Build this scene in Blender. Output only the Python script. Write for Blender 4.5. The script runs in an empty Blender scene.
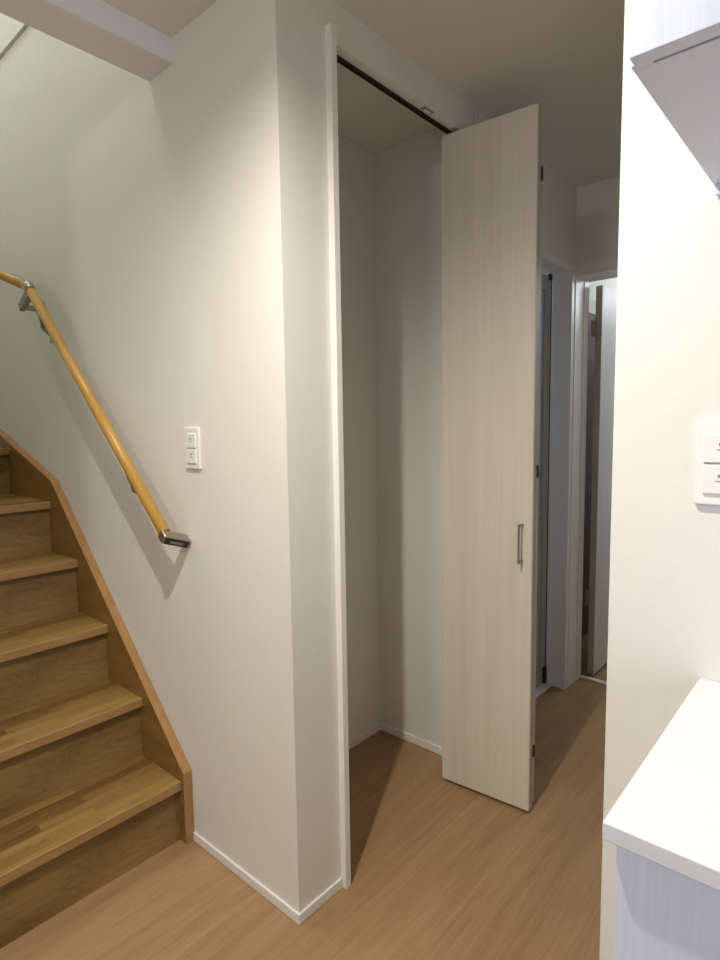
import bpy, bmesh, math, random
from mathutils import Vector, Matrix
random.seed(4)
COL = bpy.context.scene.collection

# ------------------------------------------------------------------ materials
def new_mat(name):
    m = bpy.data.materials.new(name); m.use_nodes = True
    nt = m.node_tree; b = nt.nodes['Principled BSDF']
    return m, nt, b
def nd(nt, t, **kw):
    n = nt.nodes.new(t)
    for k, v in kw.items():
        if k in n.inputs: n.inputs[k].default_value = v
        else: setattr(n, k, v)
    return n
def srgb(r, g, b):
    f = lambda c: (c/255/12.92) if c/255 <= .04045 else ((c/255+.055)/1.055)**2.4
    return (f(r), f(g), f(b), 1)
def coords(nt, scale=(1,1,1), rot=(0,0,0)):
    tc = nd(nt, 'ShaderNodeTexCoord'); mp = nd(nt, 'ShaderNodeMapping')
    mp.inputs['Scale'].default_value = scale; mp.inputs['Rotation'].default_value = rot
    nt.links.new(tc.outputs['Object'], mp.inputs['Vector'])
    return mp.outputs['Vector']
def ramp(nt, fac, stops):
    r = nd(nt, 'ShaderNodeValToRGB'); e = r.color_ramp.elements
    while len(e) < len(stops): e.new(.5)
    for i, (p, c) in enumerate(stops): e[i].position = p; e[i].color = c
    nt.links.new(fac, r.inputs['Fac']); return r.outputs['Color']
def mix(nt, a, b, fac, mode='MIX'):
    n = nd(nt, 'ShaderNodeMix'); n.data_type = 'RGBA'; n.blend_type = mode
    for sock, v in ((n.inputs[0], fac), (n.inputs[6], a), (n.inputs[7], b)):
        if hasattr(v, 'links') or isinstance(v, bpy.types.NodeSocket): nt.links.new(v, sock)
        else: sock.default_value = v
    return n.outputs[2]
def bump(nt, bsdf, h, strength, dist=.001):
    b = nd(nt, 'ShaderNodeBump', Strength=strength, Distance=dist)
    nt.links.new(h, b.inputs['Height']); nt.links.new(b.outputs['Normal'], bsdf.inputs['Normal'])

def plain(name, c, rough=.5, metal=0.0, spec=.5):
    m, nt, b = new_mat(name)
    b.inputs['Roughness'].default_value = rough; b.inputs['Metallic'].default_value = metal
    b.inputs['Specular IOR Level'].default_value = spec
    n = nd(nt, 'ShaderNodeTexNoise', Scale=40.0, Detail=2.0)
    nt.links.new(coords(nt), n.inputs['Vector'])
    d = tuple(x*.95 for x in c[:3])+(1,)
    nt.links.new(mix(nt, d, c, n.outputs['Fac']), b.inputs['Base Color'])
    return m
def wallpaper(name, c):
    m, nt, b = new_mat(name)
    b.inputs['Roughness'].default_value = .85; b.inputs['Specular IOR Level'].default_value = .2
    v = coords(nt)
    n = nd(nt, 'ShaderNodeTexNoise', Scale=260.0, Detail=3.0, Roughness=.6); nt.links.new(v, n.inputs['Vector'])
    n2 = nd(nt, 'ShaderNodeTexNoise', Scale=45.0, Detail=2.0); nt.links.new(v, n2.inputs['Vector'])
    d = tuple(x*.975 for x in c[:3])+(1,)
    nt.links.new(mix(nt, d, c, n2.outputs['Fac']), b.inputs['Base Color'])
    a = nd(nt, 'ShaderNodeMath', operation='ADD'); nt.links.new(n.outputs['Fac'], a.inputs[0]); nt.links.new(n2.outputs['Fac'], a.inputs[1])
    bump(nt, b, a.outputs[0], .22, .001)
    return m
def whitewood(name, c1, c2, axis='z', freq=1.0, rough=.5):
    # whitewashed board, grain stretched along one axis
    m, nt, b = new_mat(name)
    b.inputs['Roughness'].default_value = rough
    s = {'z': (60*freq, 60*freq, 1.3), 'x': (1.5, 60*freq, 60*freq), 'y': (60*freq, 1.5, 60*freq)}[axis]
    s2 = {'z': (9, 9, .7), 'x': (.7, 9, 9), 'y': (9, .7, 9)}[axis]
    n = nd(nt, 'ShaderNodeTexNoise', Scale=1.0, Detail=6.0, Roughness=.65, Distortion=.3); nt.links.new(coords(nt, s), n.inputs['Vector'])
    n2 = nd(nt, 'ShaderNodeTexNoise', Scale=1.0, Detail=3.0, Distortion=.8); nt.links.new(coords(nt, s2), n2.inputs['Vector'])
    c = ramp(nt, n.outputs['Fac'], [(.3, c2), (.62, c1)])
    c = mix(nt, c, ramp(nt, n2.outputs['Fac'], [(.35, c2), (.6, c1)]), .45)
    nt.links.new(c, b.inputs['Base Color'])
    bump(nt, b, n.outputs['Fac'], .12, .0006)
    return m
def floor_mat():
    m, nt, b = new_mat('floor_board'); b.inputs['Roughness'].default_value = .42
    # planks along Y : brick texture wants length along its X
    v = coords(nt, (1,1,1), (0,0,math.pi/2))
    br = nd(nt, 'ShaderNodeTexBrick', Scale=1.0); br.offset = .37
    br.inputs['Brick Width'].default_value = 1.1; br.inputs['Row Height'].default_value = .1
    br.inputs['Mortar Size'].default_value = .0004; br.inputs['Mortar Smooth'].default_value = .3
    br.inputs['Color1'].default_value = (0,0,0,1); br.inputs['Color2'].default_value = (1,1,1,1); br.inputs['Mortar'].default_value = (.5,.5,.5,1)
    nt.links.new(v, br.inputs['Vector'])
    n = nd(nt, 'ShaderNodeTexNoise', Scale=1.0, Detail=7.0, Roughness=.62, Distortion=1.1); nt.links.new(coords(nt, (22, 1.3, 1)), n.inputs['Vector'])
    n2 = nd(nt, 'ShaderNodeTexNoise', Scale=1.0, Detail=3.0, Distortion=.5); nt.links.new(coords(nt, (140, 5, 1)), n2.inputs['Vector'])
    c = ramp(nt, n.outputs['Fac'], [(.25, srgb(144,112,77)), (.5, srgb(162,129,91)), (.75, srgb(178,145,107))])
    c = mix(nt, c, ramp(nt, n2.outputs['Fac'], [(.35, srgb(150,117,83)), (.65, srgb(180,146,110))]), .3)
    c = mix(nt, c, ramp(nt, br.outputs['Color'], [(0, (.90,.88,.86,1)), (1, (1.0,1.0,1.0,1))]), 1.0, 'MULTIPLY')
    c = mix(nt, c, srgb(120,82,50), ramp(nt, br.outputs['Fac'], [(0,(0,0,0,1)),(1,(.45,.45,.45,1))]))
    nt.links.new(c, b.inputs['Base Color'])
    return m
def stave_mat(name, dark, mid, light, long_axis, w=.42, h=.036, rough=.32):
    # finger-jointed laminated timber
    m, nt, b = new_mat(name); b.inputs['Roughness'].default_value = rough
    rot = {'y': (0,0,math.pi/2), 'x': (0,0,0), 'yz': (0, math.pi/2, math.pi/2)}[long_axis]
    tc = nd(nt, 'ShaderNodeTexCoord'); sep = nd(nt, 'ShaderNodeSeparateXYZ'); nt.links.new(tc.outputs['Object'], sep.inputs[0])
    cmb = nd(nt, 'ShaderNodeCombineXYZ')
    a, c_ = {'y': ('Y','X'), 'x': ('X','Y'), 'yz': ('Y','Z')}[long_axis]
    nt.links.new(sep.outputs[a], cmb.inputs['X']); nt.links.new(sep.outputs[c_], cmb.inputs['Y'])
    br = nd(nt, 'ShaderNodeTexBrick', Scale=1.0); br.offset = .41; br.offset_frequency = 2; br.squash = .8
    br.inputs['Brick Width'].default_value = w; br.inputs['Row Height'].default_value = h
    br.inputs['Mortar Size'].default_value = .0003; br.inputs['Color1'].default_value = (0,0,0,1); br.inputs['Color2'].default_value = (1,1,1,1)
    br.inputs['Mortar'].default_value = (.2,.2,.2,1)
    nt.links.new(cmb.outputs[0], br.inputs['Vector'])
    ms = {'y': (26,2.2,26), 'x': (2.2,26,26), 'yz': (26,2.2,26)}[long_axis]
    off = nd(nt, 'ShaderNodeVectorMath', operation='ADD')
    nt.links.new(coords(nt, ms), off.inputs[0])
    sc = nd(nt, 'ShaderNodeVectorMath', operation='SCALE'); nt.links.new(br.outputs['Color'], sc.inputs[0]); sc.inputs['Scale'].default_value = 7
    nt.links.new(sc.outputs[0], off.inputs[1])
    n = nd(nt, 'ShaderNodeTexNoise', Scale=1.0, Detail=6.0, Roughness=.6, Distortion=1.6); nt.links.new(off.outputs[0], n.inputs['Vector'])
    base = ramp(nt, br.outputs['Color'], [(0, dark), (.45, mid), (1, light)])
    c = mix(nt, base, ramp(nt, n.outputs['Fac'], [(.3, (.62,.58,.5,1)), (.6, (1,1,1,1))]), .8, 'MULTIPLY')
    nt.links.new(c, b.inputs['Base Color'])
    bump(nt, b, n.outputs['Fac'], .06, .0005)
    return m
def riser_mat():
    # flat-sawn face with loops of cathedral grain
    m, nt, b = new_mat('riser_oak'); b.inputs['Roughness'].default_value = .38
    n0 = nd(nt, 'ShaderNodeTexNoise', Scale=1.0, Detail=3.0, Distortion=.6); nt.links.new(coords(nt, (3, 2.4, 9)), n0.inputs['Vector'])
    mul = nd(nt, 'ShaderNodeMath', operation='MULTIPLY'); nt.links.new(n0.outputs['Fac'], mul.inputs[0]); mul.inputs[1].default_value = 17
    fr = nd(nt, 'ShaderNodeMath', operation='FRACT'); nt.links.new(mul.outputs[0], fr.inputs[0])
    n = nd(nt, 'ShaderNodeTexNoise', Scale=1.0, Detail=5.0, Roughness=.6, Distortion=.4); nt.links.new(coords(nt, (30, 3, 60)), n.inputs['Vector'])
    n3 = nd(nt, 'ShaderNodeTexNoise', Scale=1.0, Detail=1.0); nt.links.new(coords(nt, (1, 2.0, 6)), n3.inputs['Vector'])
    c = ramp(nt, n3.outputs['Fac'], [(.35, srgb(118,93,54)), (.65, srgb(156,127,80))])
    c = mix(nt, c, ramp(nt, fr.outputs[0], [(0, (.70,.63,.54,1)), (.35, (1,1,1,1)), (1, (.92,.89,.84,1))]), .7, 'MULTIPLY')
    c = mix(nt, c, ramp(nt, n.outputs['Fac'], [(.3, (.7,.66,.6,1)), (.6, (1,1,1,1))]), .7, 'MULTIPLY')
    nt.links.new(c, b.inputs['Base Color'])
    return m
def grain_mat(name, c1, c2, s, rough=.4):
    m, nt, b = new_mat(name); b.inputs['Roughness'].default_value = rough
    n = nd(nt, 'ShaderNodeTexNoise', Scale=1.0, Detail=5.0, Roughness=.6, Distortion=.7); nt.links.new(coords(nt, s), n.inputs['Vector'])
    nt.links.new(ramp(nt, n.outputs['Fac'], [(.3, c1), (.68, c2)]), b.inputs['Base Color'])
    return m

M = dict(
    wall=wallpaper('wallpaper_white', (.78,.775,.735,1)),
    ceil=wallpaper('ceiling_paper', (.76,.75,.70,1)),
    beam=wallpaper('beam_paper', (.80,.79,.83,1)),
    trim=plain('trim_white', (.84,.83,.80,1), .4),
    floor=floor_mat(),
    tread=stave_mat('tread_oak', srgb(100,74,38), srgb(134,104,58), srgb(160,130,78), 'y'),
    nose=grain_mat('nosing_oak', srgb(146,112,70), srgb(168,132,86), (30, 3, 60)),
    riser=riser_mat(),
    stringer=grain_mat('stringer_oak', srgb(122,90,44), srgb(144,110,60), (3, 20, 28), .35),
    cap=grain_mat('stringer_edge', srgb(150,112,70), srgb(172,132,86), (14, 40, 14), .4),
    rail=grain_mat('rail_pine', srgb(182,138,62), srgb(200,156,80), (6, 40, 6), .35),
    metal=plain('champagne_metal', (.42,.38,.31,1), .32, .9),
    steel=plain('brushed_steel', (.36,.33,.30,1), .38, .9),
    black=plain('black_plastic', (.012,.010,.010,1), .5),
    track=plain('dark_track', (.03,.02,.016,1), .5, .3),
    door=whitewood('bifold_board', srgb(218,212,198), srgb(206,199,183), 'z', 1.0, .5),
    dooredge=plain('door_edge_band', srgb(196,188,172), .5),
    cab=whitewood('cabinet_board', srgb(216,223,238), srgb(198,207,228), 'z', 2.6, .45),
    cabin=plain('cabinet_inner', srgb(218,222,240), .5),
    top=whitewood('counter_board', srgb(224,228,232), srgb(212,216,222), 'x', 1.0, .35),
    plate=plain('switch_plastic', (.86,.86,.84,1), .3),
    mark=plain('switch_mark', (.25,.25,.28,1), .5), gap=plain('switch_gap', (.42,.42,.43,1), .5),
    fardoor=whitewood('far_door_board', srgb(226,226,226), srgb(212,212,213), 'z', 1.0, .45),
    greyframe=plain('grey_door_frame', srgb(176,172,158), .45, .1),
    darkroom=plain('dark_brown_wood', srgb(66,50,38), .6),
)
g, gnt, gb = new_mat('frosted_glass')
gb.inputs['Base Color'].default_value = srgb(196,208,222); gb.inputs['Roughness'].default_value = .35
gb.inputs['Transmission Weight'].default_value = .55
M['glass'] = g
g, gnt, gb = new_mat('clear_glass')
gb.inputs['Base Color'].default_value = (1,1,1,1); gb.inputs['Roughness'].default_value = 0
gb.inputs['Transmission Weight'].default_value = 1.0
M['clear'] = g

# ------------------------------------------------------------------ geometry helpers
def box_bm(bm, a, b):
    x0,x1 = sorted((a[0],b[0])); y0,y1 = sorted((a[1],b[1])); z0,z1 = sorted((a[2],b[2]))
    v = [bm.verts.new(p) for p in ((x0,y0,z0),(x1,y0,z0),(x1,y1,z0),(x0,y1,z0),(x0,y0,z1),(x1,y0,z1),(x1,y1,z1),(x0,y1,z1))]
    for f in ((0,3,2,1),(4,5,6,7),(0,1,5,4),(1,2,6,5),(2,3,7,6),(3,0,4,7)): bm.faces.new([v[i] for i in f])
def prism_bm(bm, pts, ext):
    n = len(pts); a = [bm.verts.new(p) for p in pts]; e = Vector(ext)
    b = [bm.verts.new(Vector(p)+e) for p in pts]
    bm.faces.new(a); bm.faces.new(list(reversed(b)))
    for i in range(n): bm.faces.new([a[i], b[i], b[(i+1)%n], a[(i+1)%n]])
def tube_bm(bm, p, q, r, n=20, r2=None):
    p, q = Vector(p), Vector(q); d = (q-p).normalized()
    u = d.orthogonal().normalized(); w = d.cross(u); r2 = r if r2 is None else r2
    A = [bm.verts.new(p+(u*math.cos(t)+w*math.sin(t))*r) for t in [2*math.pi*i/n for i in range(n)]]
    B = [bm.verts.new(q+(u*math.cos(t)+w*math.sin(t))*r2) for t in [2*math.pi*i/n for i in range(n)]]
    bm.faces.new(list(reversed(A))); bm.faces.new(B)
    for i in range(n): bm.faces.new([A[i], A[(i+1)%n], B[(i+1)%n], B[i]])
def sphere_bm(bm, c, r):
    bmesh.ops.create_uvsphere(bm, u_segments=20, v_segments=12, radius=r, matrix=Matrix.Translation(c))
def obj(name, bm, mat, parent=None, bevel=0, seg=2, smooth=False):
    bmesh.ops.recalc_face_normals(bm, faces=bm.faces[:])
    if smooth:
        for f in bm.faces: f.smooth = len(f.verts) <= 4
    # put the origin at the middle of the base
    if parent is None or True:
        xs=[v.co for v in bm.verts]; c = Vector(((min(v.x for v in xs)+max(v.x for v in xs))/2,(min(v.y for v in xs)+max(v.y for v in xs))/2,min(v.z for v in xs)))
    me = bpy.data.meshes.new(name)
    for v in bm.verts: v.co -= c
    bm.to_mesh(me); bm.free()
    o = bpy.data.objects.new(name, me); COL.objects.link(o)
    o.location = c - (world_of(parent) if parent else Vector())
    if parent: o.parent = parent
    me.materials.append(mat)
    if bevel:
        md = o.modifiers.new('bevel', 'BEVEL'); md.width = bevel; md.segments = seg; md.limit_method = 'ANGLE'; md.angle_limit = .6
    return o
def world_of(o):
    v = Vector(o.location)
    while o.parent: o = o.parent; v += Vector(o.location)
    return v
def box(name, a, b, mat, parent=None, bevel=0, seg=2):
    bm = bmesh.new(); box_bm(bm, a, b); return obj(name, bm, mat, parent, bevel, seg)
def boxes(name, L, mat, parent=None, bevel=0):
    bm = bmesh.new()
    for a, b in L: box_bm(bm, a, b)
    return obj(name, bm, mat, parent, bevel)
def prism(name, pts, ext, mat, parent=None, bevel=0):
    bm = bmesh.new(); prism_bm(bm, pts, ext); return obj(name, bm, mat, parent, bevel)
def thing(name, loc, label, cat, group=None):
    o = bpy.data.objects.new(name, None); COL.objects.link(o); o.location = loc; o.empty_display_size = .05
    o['label'] = label; o['category'] = cat
    if group: o['group'] = group
    return o
def tag(o, label, cat, group=None):
    o['label'] = label; o['category'] = cat
    if group: o['group'] = group
    return o
def struct(o): o['kind'] = 'structure'; return o
def sbox(name, a, b, mat, bevel=0): return struct(box(name, a, b, mat, None, bevel))
def sboxes(name, L, mat, bevel=0): return struct(boxes(name, L, mat, None, bevel))

# ------------------------------------------------------------------ room shell (metres; camera stands at x=0,y=0)
AX, AY = 1.093, -.974          # corner where the two near walls meet
CZ = 2.40                      # ceiling
WX = 3.27                      # far wall of the stairwell
IY = -.17                      # inner wall of the stair
sbox('floor', (-3.0,-5.2,-.1), (3.6,2.6,0), M['floor'])
# ceiling, open over the stair
sboxes('ceiling', [((-3.0,-5.2,CZ),(1.526,2.6,CZ+.1)), ((1.526,-5.2,CZ),(3.6,AY-.12,CZ+.1)), ((1.526,IY,CZ),(3.6,2.6,CZ+.1))], M['ceil'])
# boxed beam along the edge of the stairwell, dropping below the ceiling
sbox('trim_1', (1.526,AY,2.334),(1.652,IY,2.52), M['beam'])
# wall beside the stair

sbox('wall_left_upper', (1.2,AY+.010,2.846),(3.6,AY-.12,4.8), M['wall'])
sbox('wall_stair_end', (WX,AY,0),(WX+.12,IY,4.8), M['wall'])
sboxes('wall_stair_inner', [((1.60,IY,0),(WX,IY+.1,CZ)), ((1.526,IY,CZ+.1),(WX,IY+.1,4.8))], M['wall'])
sbox('wall_landing', (1.44,AY,CZ+.12),(1.526,IY,4.8), M['wall'])
sbox('ceiling_upper', (1.2,AY-.12,4.8),(3.6,.1,4.9), M['ceil'])
# wall with the closet opening (opening y -1.163 .. -1.862)
OY0, OY1, OZ = -1.158, -1.862, 2.298
bm = bmesh.new()
YJ = OY0+.012
prism_bm(bm, [(AX,AY,0),(AX,YJ,0),(AX+.1,YJ,0),(AX+.1,AY-.12,0),(3.6,AY-.12,0),(3.6,AY,0)], (0,0,2.842))
struct(obj('wall_left', bm, M['wall']))
sboxes('wall_center', [((AX,YJ,OZ+.001),(1.1345,OY1,CZ)), ((AX,OY1-.012,0),(AX+.1,-2.00,CZ)), ((AX+.005,-2.00,2.03),(AX+.1,-2.80,CZ))], M['wall'])
sbox('wall_closet_back', (1.56,AY-.12,0),(1.66,-1.99,CZ), M['wall'])
sbox('wall_closet_side', (AX+.1,-1.892,0),(1.56,-1.99,CZ), M['wall'])
# closet frame: jambs and head with a lip standing proud of the wall
FX = 1.073
sboxes('trim_2', [((FX,OY0+.020,0),(AX+.115,OY0,OZ+.026)), ((FX,OY1,0),(AX+.115,OY1-.024,OZ)), ((AX,OY0,OZ),(1.1345,OY1,OZ+.0008))], M['trim'], .0015)
# baseboards
def bb(name, L): return sboxes(name, L, M['trim'], .003)
bm = bmesh.new(); prism_bm(bm, [(1.585,AY,0),(1.585,AY+.007,0),(AX-.007,AY+.007,0),(AX-.007,OY0+.020,0),(AX,OY0+.020,0),(AX,AY,0)], (0,0,.031))
struct(obj('baseboard_left', bm, M['trim'], None, .003))
bb('baseboard_closet', [((1.553,AY-.12,0),(1.56,-1.892,.034)), ((AX+.115,-1.885,0),(1.553,-1.892,.034))])
# hall end, doorway straight on and doorway on the left
HY = -2.80
sboxes('wall_hall_end', [((1.30,HY,0),(1.12,HY-.16,CZ)), ((1.12,HY,2.05),(.31,HY-.16,CZ))], M['wall'])
# kitchen partition, the white wall at the right edge
sbox('wall_right', (-3.0,AY,0),(.315,AY-.12,CZ), M['wall'])
sbox('wall_hall_right', (.315,AY-.12,0),(.213,HY-.16,CZ), M['wall'])
sboxes('wall_side', [((-3.12,-5.2,0),(-3.0,-.5,CZ)), ((-3.12,1.3,0),(-3.0,2.6,CZ)), ((-3.12,-.5,0),(-3.0,1.3,.9)), ((-3.12,-.5,2.15),(-3.0,1.3,CZ))], M['wall'])
# rear wall, and the window in the side wall
sboxes('wall_rear', [((-3.0,2.6,0),(-1.9,2.7,CZ)), ((-.5,2.6,0),(1.72,2.7,CZ)), ((-1.9,2.6,0),(-.5,2.7,.6)), ((-1.9,2.6,1.95),(-.5,2.7,CZ))], M['wall'])
struct(boxes('added_rear_window', [((-1.9,2.62,.6),(-1.86,2.68,1.95)), ((-.54,2.62,.6),(-.5,2.68,1.95)), ((-1.22,2.62,.64),(-1.18,2.68,1.91)), ((-1.86,2.62,.6),(-.54,2.68,.64)), ((-1.86,2.62,1.91),(-.54,2.68,1.95))], M['trim']))  # unseen window, added to go with the cool fill lamp in front of it
struct(boxes('window_1', [((-3.10,-.5,.9),(-3.03,-.46,2.15)), ((-3.10,1.26,.9),(-3.03,1.3,2.15)), ((-3.10,.38,.9),(-3.03,.42,2.15)), ((-3.10,-.46,.9),(-3.03,1.26,.94)), ((-3.10,-.46,2.11),(-3.03,1.26,2.15))], M['trim']))
sbox('wall_rear_side', (1.64,IY+.1,0),(1.72,2.6,CZ), M['wall'])
w = struct(boxes('window_1', [((-2.3,2.62,.9),(-2.25,2.68,2.15)), ((-.35,2.62,.9),(-.3,2.68,2.15)), ((-1.32,2.62,.9),(-1.28,2.68,2.15)), ((-2.25,2.62,.9),(-.35,2.68,.94)), ((-2.25,2.62,2.11),(-.35,2.68,2.15))], M['trim']))

# left doorway in the hall: frame, sill, bathroom door
d1 = struct(boxes('door_1', [((1.096,-2.765,0),(1.26,-2.798,2.045)), ((1.096,-2.02,2.015),(1.26,-2.765,2.045)), ((1.096,-2.0,0),(1.26,-2.02,2.045))], M['trim']))
box('sill', (1.16,-2.02,0),(1.26,-2.765,.018), M['trim'], d1, .002)
lf = boxes('door_leaf', [((1.185,-2.10,.03),(1.215,-2.12,2.0)), ((1.185,-2.688,.03),(1.215,-2.735,2.0)), ((1.185,-2.12,.03),(1.215,-2.688,.10)), ((1.185,-2.12,1.93),(1.215,-2.688,2.0)), ((1.192,-2.12,.10),(1.208,-2.688,.86))], M['greyframe'], d1, .001)
box('glass_panel', (1.196,-2.12,.86),(1.204,-2.688,1.93), M['glass'], lf)
box('seal_strip', (1.183,-2.735,.02),(1.213,-2.742,2.012), M['black'], d1)
box('hinge', (1.178,-2.71,1.985),(1.188,-2.735,2.012), M['black'], d1)
box('hinge', (1.172,-2.705,.03),(1.188,-2.728,.11), M['black'], d1)

# doorway straight on: frame, threshold, open leaf
d2 = struct(boxes('door_2', [((1.12,HY+.001,0),(1.0925,HY-.10,2.0)), ((1.12,HY+.001,2.0),(.315,HY-.16,2.05)), ((1.12,HY-.10,0),(1.0885,HY-.16,2.0))], M['trim'], None, .0015))
box('threshold', (1.0885,HY-.145,0),(.315,HY-.175,.008), M['trim'], d2, .002)
l2 = box('door_leaf', (1.070,-3.000,.012),(1.038,-3.74,1.985), M['fardoor'], d2, .002)
box('edge_band', (1.0695,-2.9988,.013),(1.0385,-2.9998,1.984), M['greyframe'], l2)
for z in (1.78,.42):
    bm = bmesh.new(); tube_bm(bm, (1.079,-2.990,z-.040),(1.079,-2.990,z+.040),.007,12); box_bm(bm,(1.077,-2.9975,z-.040),(1.062,-2.9945,z+.040))
    obj('hinge', bm, M['steel'], d2)
# far room behind it
sboxes('wall_far_room', [((.2,-5.1,0),(1.4,-5.2,CZ)), ((1.30,-2.96,0),(1.4,-5.1,CZ)), ((.1,-2.96,0),(.2,-5.2,CZ))], M['wall'])
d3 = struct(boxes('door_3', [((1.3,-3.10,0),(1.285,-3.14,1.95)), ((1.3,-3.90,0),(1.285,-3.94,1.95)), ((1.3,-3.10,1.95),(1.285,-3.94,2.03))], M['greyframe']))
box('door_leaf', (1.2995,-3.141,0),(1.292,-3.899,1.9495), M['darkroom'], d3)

# ------------------------------------------------------------------ staircase
RISE, RUN, N0 = .207, .2225, 1.60
SY0, SY1 = -.944, -.185       # between the wall stringer and the inner stringer
st = thing('staircase', (1.548,-.56,0), 'oak winder staircase with closed treads rising beside the white wall at the left', 'staircase')
PV = Vector((2.49, IY, 0))
def stair_tread(pts, z, nose_pts):
    o = prism('tread', [(p[0],p[1],z-.030) for p in pts], (0,0,.030), M['tread'], st, .003)
    prism('nosing', [(p[0],p[1],z-.0295) for p in nose_pts], (0,0,.0293), M['nose'], o, .002)
for i in range(1,5):
    x = N0+RUN*(i-1); z = RISE*i
    stair_tread([(x+.004,SY0),(x+RUN+.034,SY0),(x+RUN+.034,SY1),(x+.004,SY1)], z, [(x,SY0),(x+.006,SY0),(x+.006,SY1),(x,SY1)])
for i in range(1,6):
    x = N0+RUN*(i-1)+.022
    box('riser', (x,SY0,RISE*(i-1)),(x+.012,SY1,RISE*i-.0302), M['riser'], st)
def wl(deg, off=0.0, y=None, x=None):
    # point of the radial line through the newel, shifted towards the bottom of the stair
    t = math.radians(deg); d = Vector((math.sin(t), -math.cos(t),0)); n = Vector((-math.cos(t), -math.sin(t),0))
    p = PV + n*off
    s = (y-p.y)/d.y if y is not None else (x-p.x)/d.x
    q = p + d*s; return (q.x, q.y)
XE = WX-.002
def radial(deg, off, r0=.09):
    t = math.radians(deg); d = Vector((math.sin(t), -math.cos(t),0)); n = Vector((-math.cos(t), -math.sin(t),0))
    q = PV + n*off + d*r0; return (q.x, q.y)
stair_tread([(2.494,SY0), wl(30,-.03,y=SY0), radial(30,-.03), (2.494,SY1)], RISE*5, [(2.49,SY0),(2.496,SY0),(2.496,SY1),(2.49,SY1)])
stair_tread([wl(30,.018,y=SY0), (XE,SY0), wl(60,-.03,x=XE), radial(60,-.03), radial(30,.018)], RISE*6, [wl(30,.022,y=SY0), wl(30,.016,y=SY0), radial(30,.016), radial(30,.022)])
stair_tread([wl(60,.018,x=XE), (XE,IY-.02), radial(90,-.0), radial(60,.018)], RISE*7, [wl(60,.022,x=XE), wl(60,.016,x=XE), radial(60,.016), radial(60,.022)])
prism('riser', [p+(RISE*5,) for p in (wl(30,0,y=SY0), wl(30,-.012,y=SY0), radial(30,-.012), radial(30,0))], (0,0,RISE-.0302), M['riser'], st)
prism('riser', [p+(RISE*6,) for p in (wl(60,0,x=XE), wl(60,-.012,x=XE), radial(60,-.012), radial(60,0))], (0,0,RISE-.0302), M['riser'], st)
K = [(1.588,0),(1.588,.236),(2.472,1.114),(WX-.001,1.385)]
s = prism('stringer', [(x,AY+.002,z) for x,z in K]+[(WX-.001,AY+.002,0)], (0,.028,0), M['stringer'], st)
# lighter edge banding following the top of the stringer
bm = bmesh.new()
E_ = .003
prism_bm(bm, [(1.588-E_,AY+.0015,0),(1.588-E_,AY+.0015,.238),(2.471,AY+.0015,1.119),(WX-.001,AY+.0015,1.390),(WX-.001,AY+.0015,1.385),(2.4725,AY+.0015,1.1145),(1.5885,AY+.0015,.2365),(1.5885,AY+.0015,0)], (0,.030,0))
obj('edge_band', bm, M['cap'], s)
prism('stringer', [(x,SY1,z) for x,z in ((1.588,0),(1.588,.236),(2.40,1.05),(2.46,1.05),(2.46,0))], (0,.014,0), M['stringer'], st)

# ------------------------------------------------------------------ handrail
RY = AY+.072
r0 = Vector((1.557,RY,1.017)); r1 = Vector((2.455,RY,1.865)); r2 = Vector((3.20,RY,2.11))
hr = thing('handrail', (1.556,AY,1.0), 'round pine handrail on metal brackets fixed to the white wall above the stairs', 'handrail')
def rail_piece(a, b):
    bm = bmesh.new(); tube_bm(bm, a, b, .0175, 32); return obj('rail', bm, M['rail'], hr, 0, 2, True)
rail_piece(r0, r1); rail_piece(r1, r2)
# end return: metal elbow carrying the rail end back to the wall
d = (r1-r0).normalized(); up = Vector((0,-1,0)).cross(d); up = up if up.z > 0 else -up
def elbow(name, c, L, wd, hh, y0, y1, mat, parent, bev):
    # block oriented along the rail, running from the wall to the rail
    bm = bmesh.new(); a = c - d*L
    pts = [a-up*hh, a+up*hh, c+up*hh, c-up*hh]
    prism_bm(bm, [(p.x,y0,p.z) for p in pts], (0,y1-y0,0))
    return obj(name, bm, mat, parent, bev, 4)
SH = Vector((0,0,-.030))
def end_block(name, c, L, hh, y0, y1, mat, parent, bev):
    k0 = (RY+.018-y0)/.09; k1 = (RY+.018-y1)/.09
    bm = bmesh.new(); A = c-d*L
    ps = [A-up*hh, A+up*hh, c+up*hh, c-up*hh]
    va = [bm.verts.new((p.x,y0,(p+SH*k0).z)) for p in ps]; vb = [bm.verts.new((p.x,y1,(p+SH*k1).z)) for p in ps]
    bm.faces.new(va); bm.faces.new(list(reversed(vb)))
    for i in range(4): bm.faces.new([va[i], vb[i], vb[(i+1)%4], va[(i+1)%4]])
    return obj(name, bm, mat, parent, bev, 4)
e = end_block('end_bracket', r0+d*.006, .030, .0175, AY+.001, RY+.018, M['metal'], hr, .006)
end_block('end_cap', r0-d*.0238, .002, .014, AY+.008, RY+.012, M['black'], e, .001)
end_block('screw_plate', r0-d*.0262, .001, .005, AY+.026, RY-.004, M['steel'], e, .0005)
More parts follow.
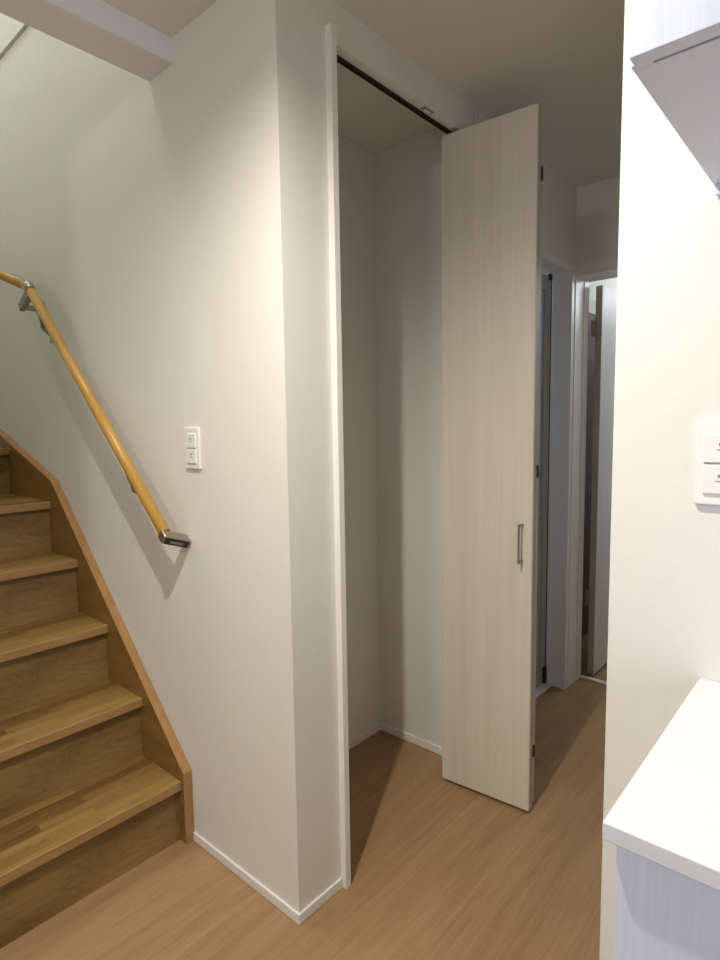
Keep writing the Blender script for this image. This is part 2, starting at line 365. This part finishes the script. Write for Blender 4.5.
def bracket(x, px, pz):
    # cradle under the rail, arm swept down to a plate lower on the wall
    p = r0+(r1-r0)*((x-r0.x)/(r1.x-r0.x)); c = p-up*.0195; L = .024
    bm = bmesh.new()
    pts = [c-d*L-up*.003, c+d*L-up*.003, c+d*L+up*.004, c-d*L+up*.004]
    prism_bm(bm, [(q.x, RY-.010, q.z) for q in pts], (0,.020,0))
    o = obj('bracket', bm, M['steel'], hr, .001)
    bm = bmesh.new(); q = Vector(((c.x+px)/2, RY-.022, (c.z+pz)/2-.006))
    tube_bm(bm, (c.x,RY,c.z), q, .0075, 14); sphere_bm(bm, q, .0076); tube_bm(bm, q, (px,AY+.006,pz), .0075, 14)
    obj('arm', bm, M['steel'], o, 0, 2, True)
    bm = bmesh.new(); box_bm(bm, (px-.015,AY+.0005,pz-.027),(px+.015,AY+.006,pz+.027)); obj('wall_plate', bm, M['steel'], o, .002)
bracket(1.725, 1.797, 1.106); bracket(2.345, 2.445, 1.690)
# angled joint where the rail changes slope
d2v = (r2-r1).normalized()
bm = bmesh.new(); sphere_bm(bm, r1, .0195); tube_bm(bm, r1-d*.028, r1, .0192, 24); tube_bm(bm, r1, r1+d2v*.028, .0192, 24)
j = obj('corner_joint', bm, M['metal'], hr, 0, 2, True)
bm = bmesh.new(); q = r1+Vector((.075,-.010,-.062))
prism_bm(bm, [(r1.x-.012,RY-.012,r1.z-.030),(r1.x+.020,RY-.012,r1.z-.012),(q.x+.02,RY-.012,q.z+.01),(q.x+.012,RY-.012,q.z-.018),(r1.x+.03,RY-.012,r1.z-.055)], (0,.020,0))
box_bm(bm, (q.x-.012,AY+.005,q.z-.012),(q.x+.010,RY-.010,q.z+.006)); box_bm(bm, (q.x-.028,AY+.0005,q.z-.032),(q.x+.028,AY+.006,q.z+.024))
obj('joint_bracket', bm, M['steel'], j, .002)

# ------------------------------------------------------------------ light switches
def switch(x0, x1, label, cx0, cx1):
    z0, z1 = 1.204, 1.324
    t = thing('light_switch', ((x0+x1)/2, AY, z0), label, 'light switch', 'white two-gang wall switches')
    bm = bmesh.new(); box_bm(bm, (x0,AY+.0003,z0),(x1,AY+.008,z1)); obj('plate', bm, M['plate'], t, .0022, 3)
    for a, b_ in ((1.2655,1.307),(1.2205,1.2625)):
        r = box('rocker', (cx0,AY+.007,a),(cx1,AY+.0115,b_), M['plate'], t, .0012)
        cx = (cx0+cx1)/2
        boxes('indicator', [((cx-.004,AY+.0112,a+.024),(cx+.004,AY+.0118,a+.028)), ((cx-.0065,AY+.0112,a+.0175),(cx+.0065,AY+.0118,a+.019))], M['mark'], r)
    box('rocker_gap', (cx0+.0005,AY+.0072,1.2215),(cx1-.0005,AY+.0084,1.3065), M['gap'], t)
switch(1.462, 1.535, 'small white two-rocker switch on the wall between handrail end and corner', 1.476, 1.521)
switch(.124, .1965, 'white two-rocker switch on the right wall above the white countertop', .139, .1855)

# ------------------------------------------------------------------ bifold closet door
ZB, ZT = .010, 2.287
bd = thing('bifold_door', (1.10,-1.80,0), 'folded pale wood-grain bifold closet door with bar handle, standing open', 'door')
def leaf_pts(a, b, th):
    a, b = Vector((a[0],a[1],0)), Vector((b[0],b[1],0)); dd = (b-a).normalized(); n = Vector((-dd.y, dd.x, 0))
    if n.y > 0: n = -n
    return a, b, dd, n, [(a.x,a.y,ZB),(b.x,b.y,ZB),(b.x+n.x*th,b.y+n.y*th,ZB),(a.x+n.x*th,a.y+n.y*th,ZB)]
a, b, dd, n, P1 = leaf_pts((1.150,-1.749),(.819,-1.774),.036)
lead = prism('door_panel', P1, (0,0,ZT-ZB), M['door'], bd, .004)
a2, b2, dd2, n2, P2 = leaf_pts((1.150,-1.8145),(.8310,-1.8125),.034)
prism('door_panel', P2, (0,0,ZT-ZB), M['door'], bd, .004)
# edge banding on the folding edge of the lead panel
e0 = b + n*.004; e1 = b + n*.032
prism('edge_band', [(e0.x-.0008,e0.y,ZB+.002),(e0.x+.0002,e0.y,ZB+.002),(e1.x+.0002,e1.y,ZB+.002),(e1.x-.0008,e1.y,ZB+.002)], (0,0,ZT-ZB-.004), M['dooredge'], lead)
for z in (2.092,1.166,.212):
    box('hinge', (.8165,-1.8040,z-.020),(.830,-1.8135,z+.020), M['black'], bd, .001)
# bar handle near the folding edge
hx = .850; hy = -1.749 - .025*(1.150-hx)/.331
h = boxes('handle', [((hx-.003,hy+.026,.868),(hx+.003,hy+.032,.998))], M['steel'], lead, .001)
for z in (.873,.993): box('handle_post', (hx-.003,hy+.0003,z-.004),(hx+.003,hy+.0265,z+.004), M['steel'], h, .0008)
# top guide pins in the track
for px, py in ((1.1265,-1.768),(1.1265,-1.83)):
    bm = bmesh.new(); tube_bm(bm, (px,py,ZT-.001),(px,py,OZ-.002),.004,12); obj('guide_pin', bm, M['steel'], bd)
tr = tag(boxes('door_track', [((1.119,OY0-.002,OZ-.007),(1.1215,OY1+.002,OZ-.0005)), ((1.1315,OY0-.002,OZ-.007),(1.134,OY1+.002,OZ-.0005)), ((1.1215,OY0-.002,OZ-.003),(1.1315,OY1+.002,OZ-.0005))], M['track']),
         'dark brown metal track under the head of the closet opening', 'door track')
ct = thing('door_catch', (1.096,-1.60,OZ), 'tiny pale catch fixed beside the dark track under the closet head', 'door catch')
box('catch_plate', (1.0945,-1.575,OZ-.003),(1.1115,-1.625,OZ-.0002), M['steel'], ct, .001)
box('catch_roller', (1.098,-1.585,OZ-.008),(1.108,-1.612,OZ-.003), M['trim'], ct, .002)

# ------------------------------------------------------------------ cabinets at the right
XR = -1.45
tp = tag(box('countertop', (.180,-.554,.922),(XR,AY+.001,.941), M['top'], None, .0015), 'white wood-grain countertop over the low cabinet against the right wall', 'countertop')
bc = thing('base_cabinet', (-.64,-.77,0), 'white base cabinet with fine vertical grain under the white countertop', 'cabinet')
boxes('body', [((.171,-.585,.0),(.153,AY+.009,.9218)), ((XR,-.585,0),(XR+.018,AY+.009,.9218)), ((.153,-.595,.06),(XR+.018,AY+.009,.078)), ((.153,-.60,.903),(XR+.018,AY+.009,.9218)), ((.153,AY+.012,.078),(XR+.018,AY+.009,.903))], M['cabin'], bc)
wdt = (.171-XR)/4
for k in range(4):
    x1 = .171-wdt*k-.001; x0 = x1-wdt+.003
    box('door', (x1,-.567,.05),(x0,-.584,.916), M['cab'], bc, .001)
WCX=.181
wc = thing('wall_cabinet', (-.64,-.77,1.649), 'white wall cabinet hung high over the countertop at top right', 'cabinet')
boxes('body', [((.186,-.5965,1.649),(.168,AY+.001,2.398)), ((XR,-.5965,1.649),(XR+.018,AY+.001,2.398)), ((.1855,-.603,1.6488),(XR+.0005,AY+.002,1.667)), ((.168,-.603,2.38),(XR+.018,AY+.001,2.398))], M['cabin'], wc, .0006)
for k in range(4):
    x1 = .182-wdt*k-.0005; x0 = x1-wdt+.003
    box('door', (x1,-.5765,1.646),(x0,-.5945,2.39), M['cab'], wc, .001)
box('hanging_rail', (.183,AY+.017,1.634),(XR+.02,AY+.001,1.6488), M['cabin'], wc, .001)

# ------------------------------------------------------------------ lights
def light(name, kind, loc, energy, color, size=None, target=None, **kw):
    L = bpy.data.lights.new(name, kind); L.energy = energy; L.color = color
    for k, v in kw.items(): setattr(L, k, v)
    o = bpy.data.objects.new(name, L); o.location = loc; COL.objects.link(o)
    if target is not None: o.rotation_euler = (Vector(target)-Vector(loc)).to_track_quat('-Z','Y').to_euler()
    return o
light('downlight', 'SPOT', (.67,-.33,2.385), 108, (1.0,.935,.80), spot_size=math.radians(156), spot_blend=1.0, shadow_soft_size=.02)
light('window_daylight', 'AREA', (-2.95,.5,1.5), 10, (.76,.87,1.0), target=(0,.2,1.3), shape='RECTANGLE', size=1.6, size_y=1.1)
light('added_cool_fill', 'AREA', (-1.2,2.5,1.25), 6, (.56,.69,1.0), target=(-1.1,-.8,1.35), shape='RECTANGLE', size=1.2, size_y=1.2, spread=math.radians(62))  # unseen fill lamp, added to cool the cabinet fronts and undersides
light('added_warm_fill', 'AREA', (.35,1.45,2.36), 16, (1.0,.96,.90), target=(.7,.4,0), shape='DISK', size=.6)  # unseen fill lamp, added to lift the walls above the downlight's pool
light('stairwell_light', 'AREA', (2.5,-.5,4.7), 19, (.97,1.0,.95), target=(2.5,-.56,0), shape='RECTANGLE', size=1.0, size_y=.5)
light('far_room_light', 'POINT', (.55,-4.3,2.2), 14, (.86,.92,1.0), shadow_soft_size=.1)
light('bath_light', 'POINT', (1.7,-2.3,1.8), 4, (.75,.85,1.0), shadow_soft_size=.1)

wd = bpy.data.worlds.new('world'); bpy.context.scene.world = wd; wd.use_nodes = True
bg = wd.node_tree.nodes['Background']; bg.inputs['Color'].default_value = (.6,.75,1,1); bg.inputs['Strength'].default_value = .6

# ------------------------------------------------------------------ camera
yaw, pitch, roll, f = -0.85068802, 0.09526096, -0.01447595, 0.83901143*700
cy_, sy_ = math.cos(yaw), math.sin(yaw); cp, sp = math.cos(pitch), math.sin(pitch)
fwd = Vector((cy_*cp, sy_*cp, -sp)); right = Vector((sy_, -cy_, 0)); down = fwd.cross(right)
cr, sr = math.cos(roll), math.sin(roll)
R0 = right*cr - down*sr; R1 = right*sr + down*cr
cam = bpy.data.cameras.new('camera'); co = bpy.data.objects.new('camera', cam); COL.objects.link(co)
mw = Matrix((R0, -R1, -fwd)).transposed().to_4x4(); mw.translation = Vector((0,0,1.328)); co.matrix_world = mw
cam.sensor_fit = 'VERTICAL'; cam.sensor_height = 36; cam.lens = f*36/960; cam.clip_start = .02
sc = bpy.context.scene; sc.camera = co
sc.view_settings.view_transform = 'Standard'; sc.view_settings.look = 'None'
sc.view_settings.exposure = 0; sc.view_settings.gamma = 1
sc.cycles.use_denoising = True; sc.cycles.max_bounces = 10; sc.cycles.diffuse_bounces = 7
sc.cycles.sample_clamp_indirect = 6
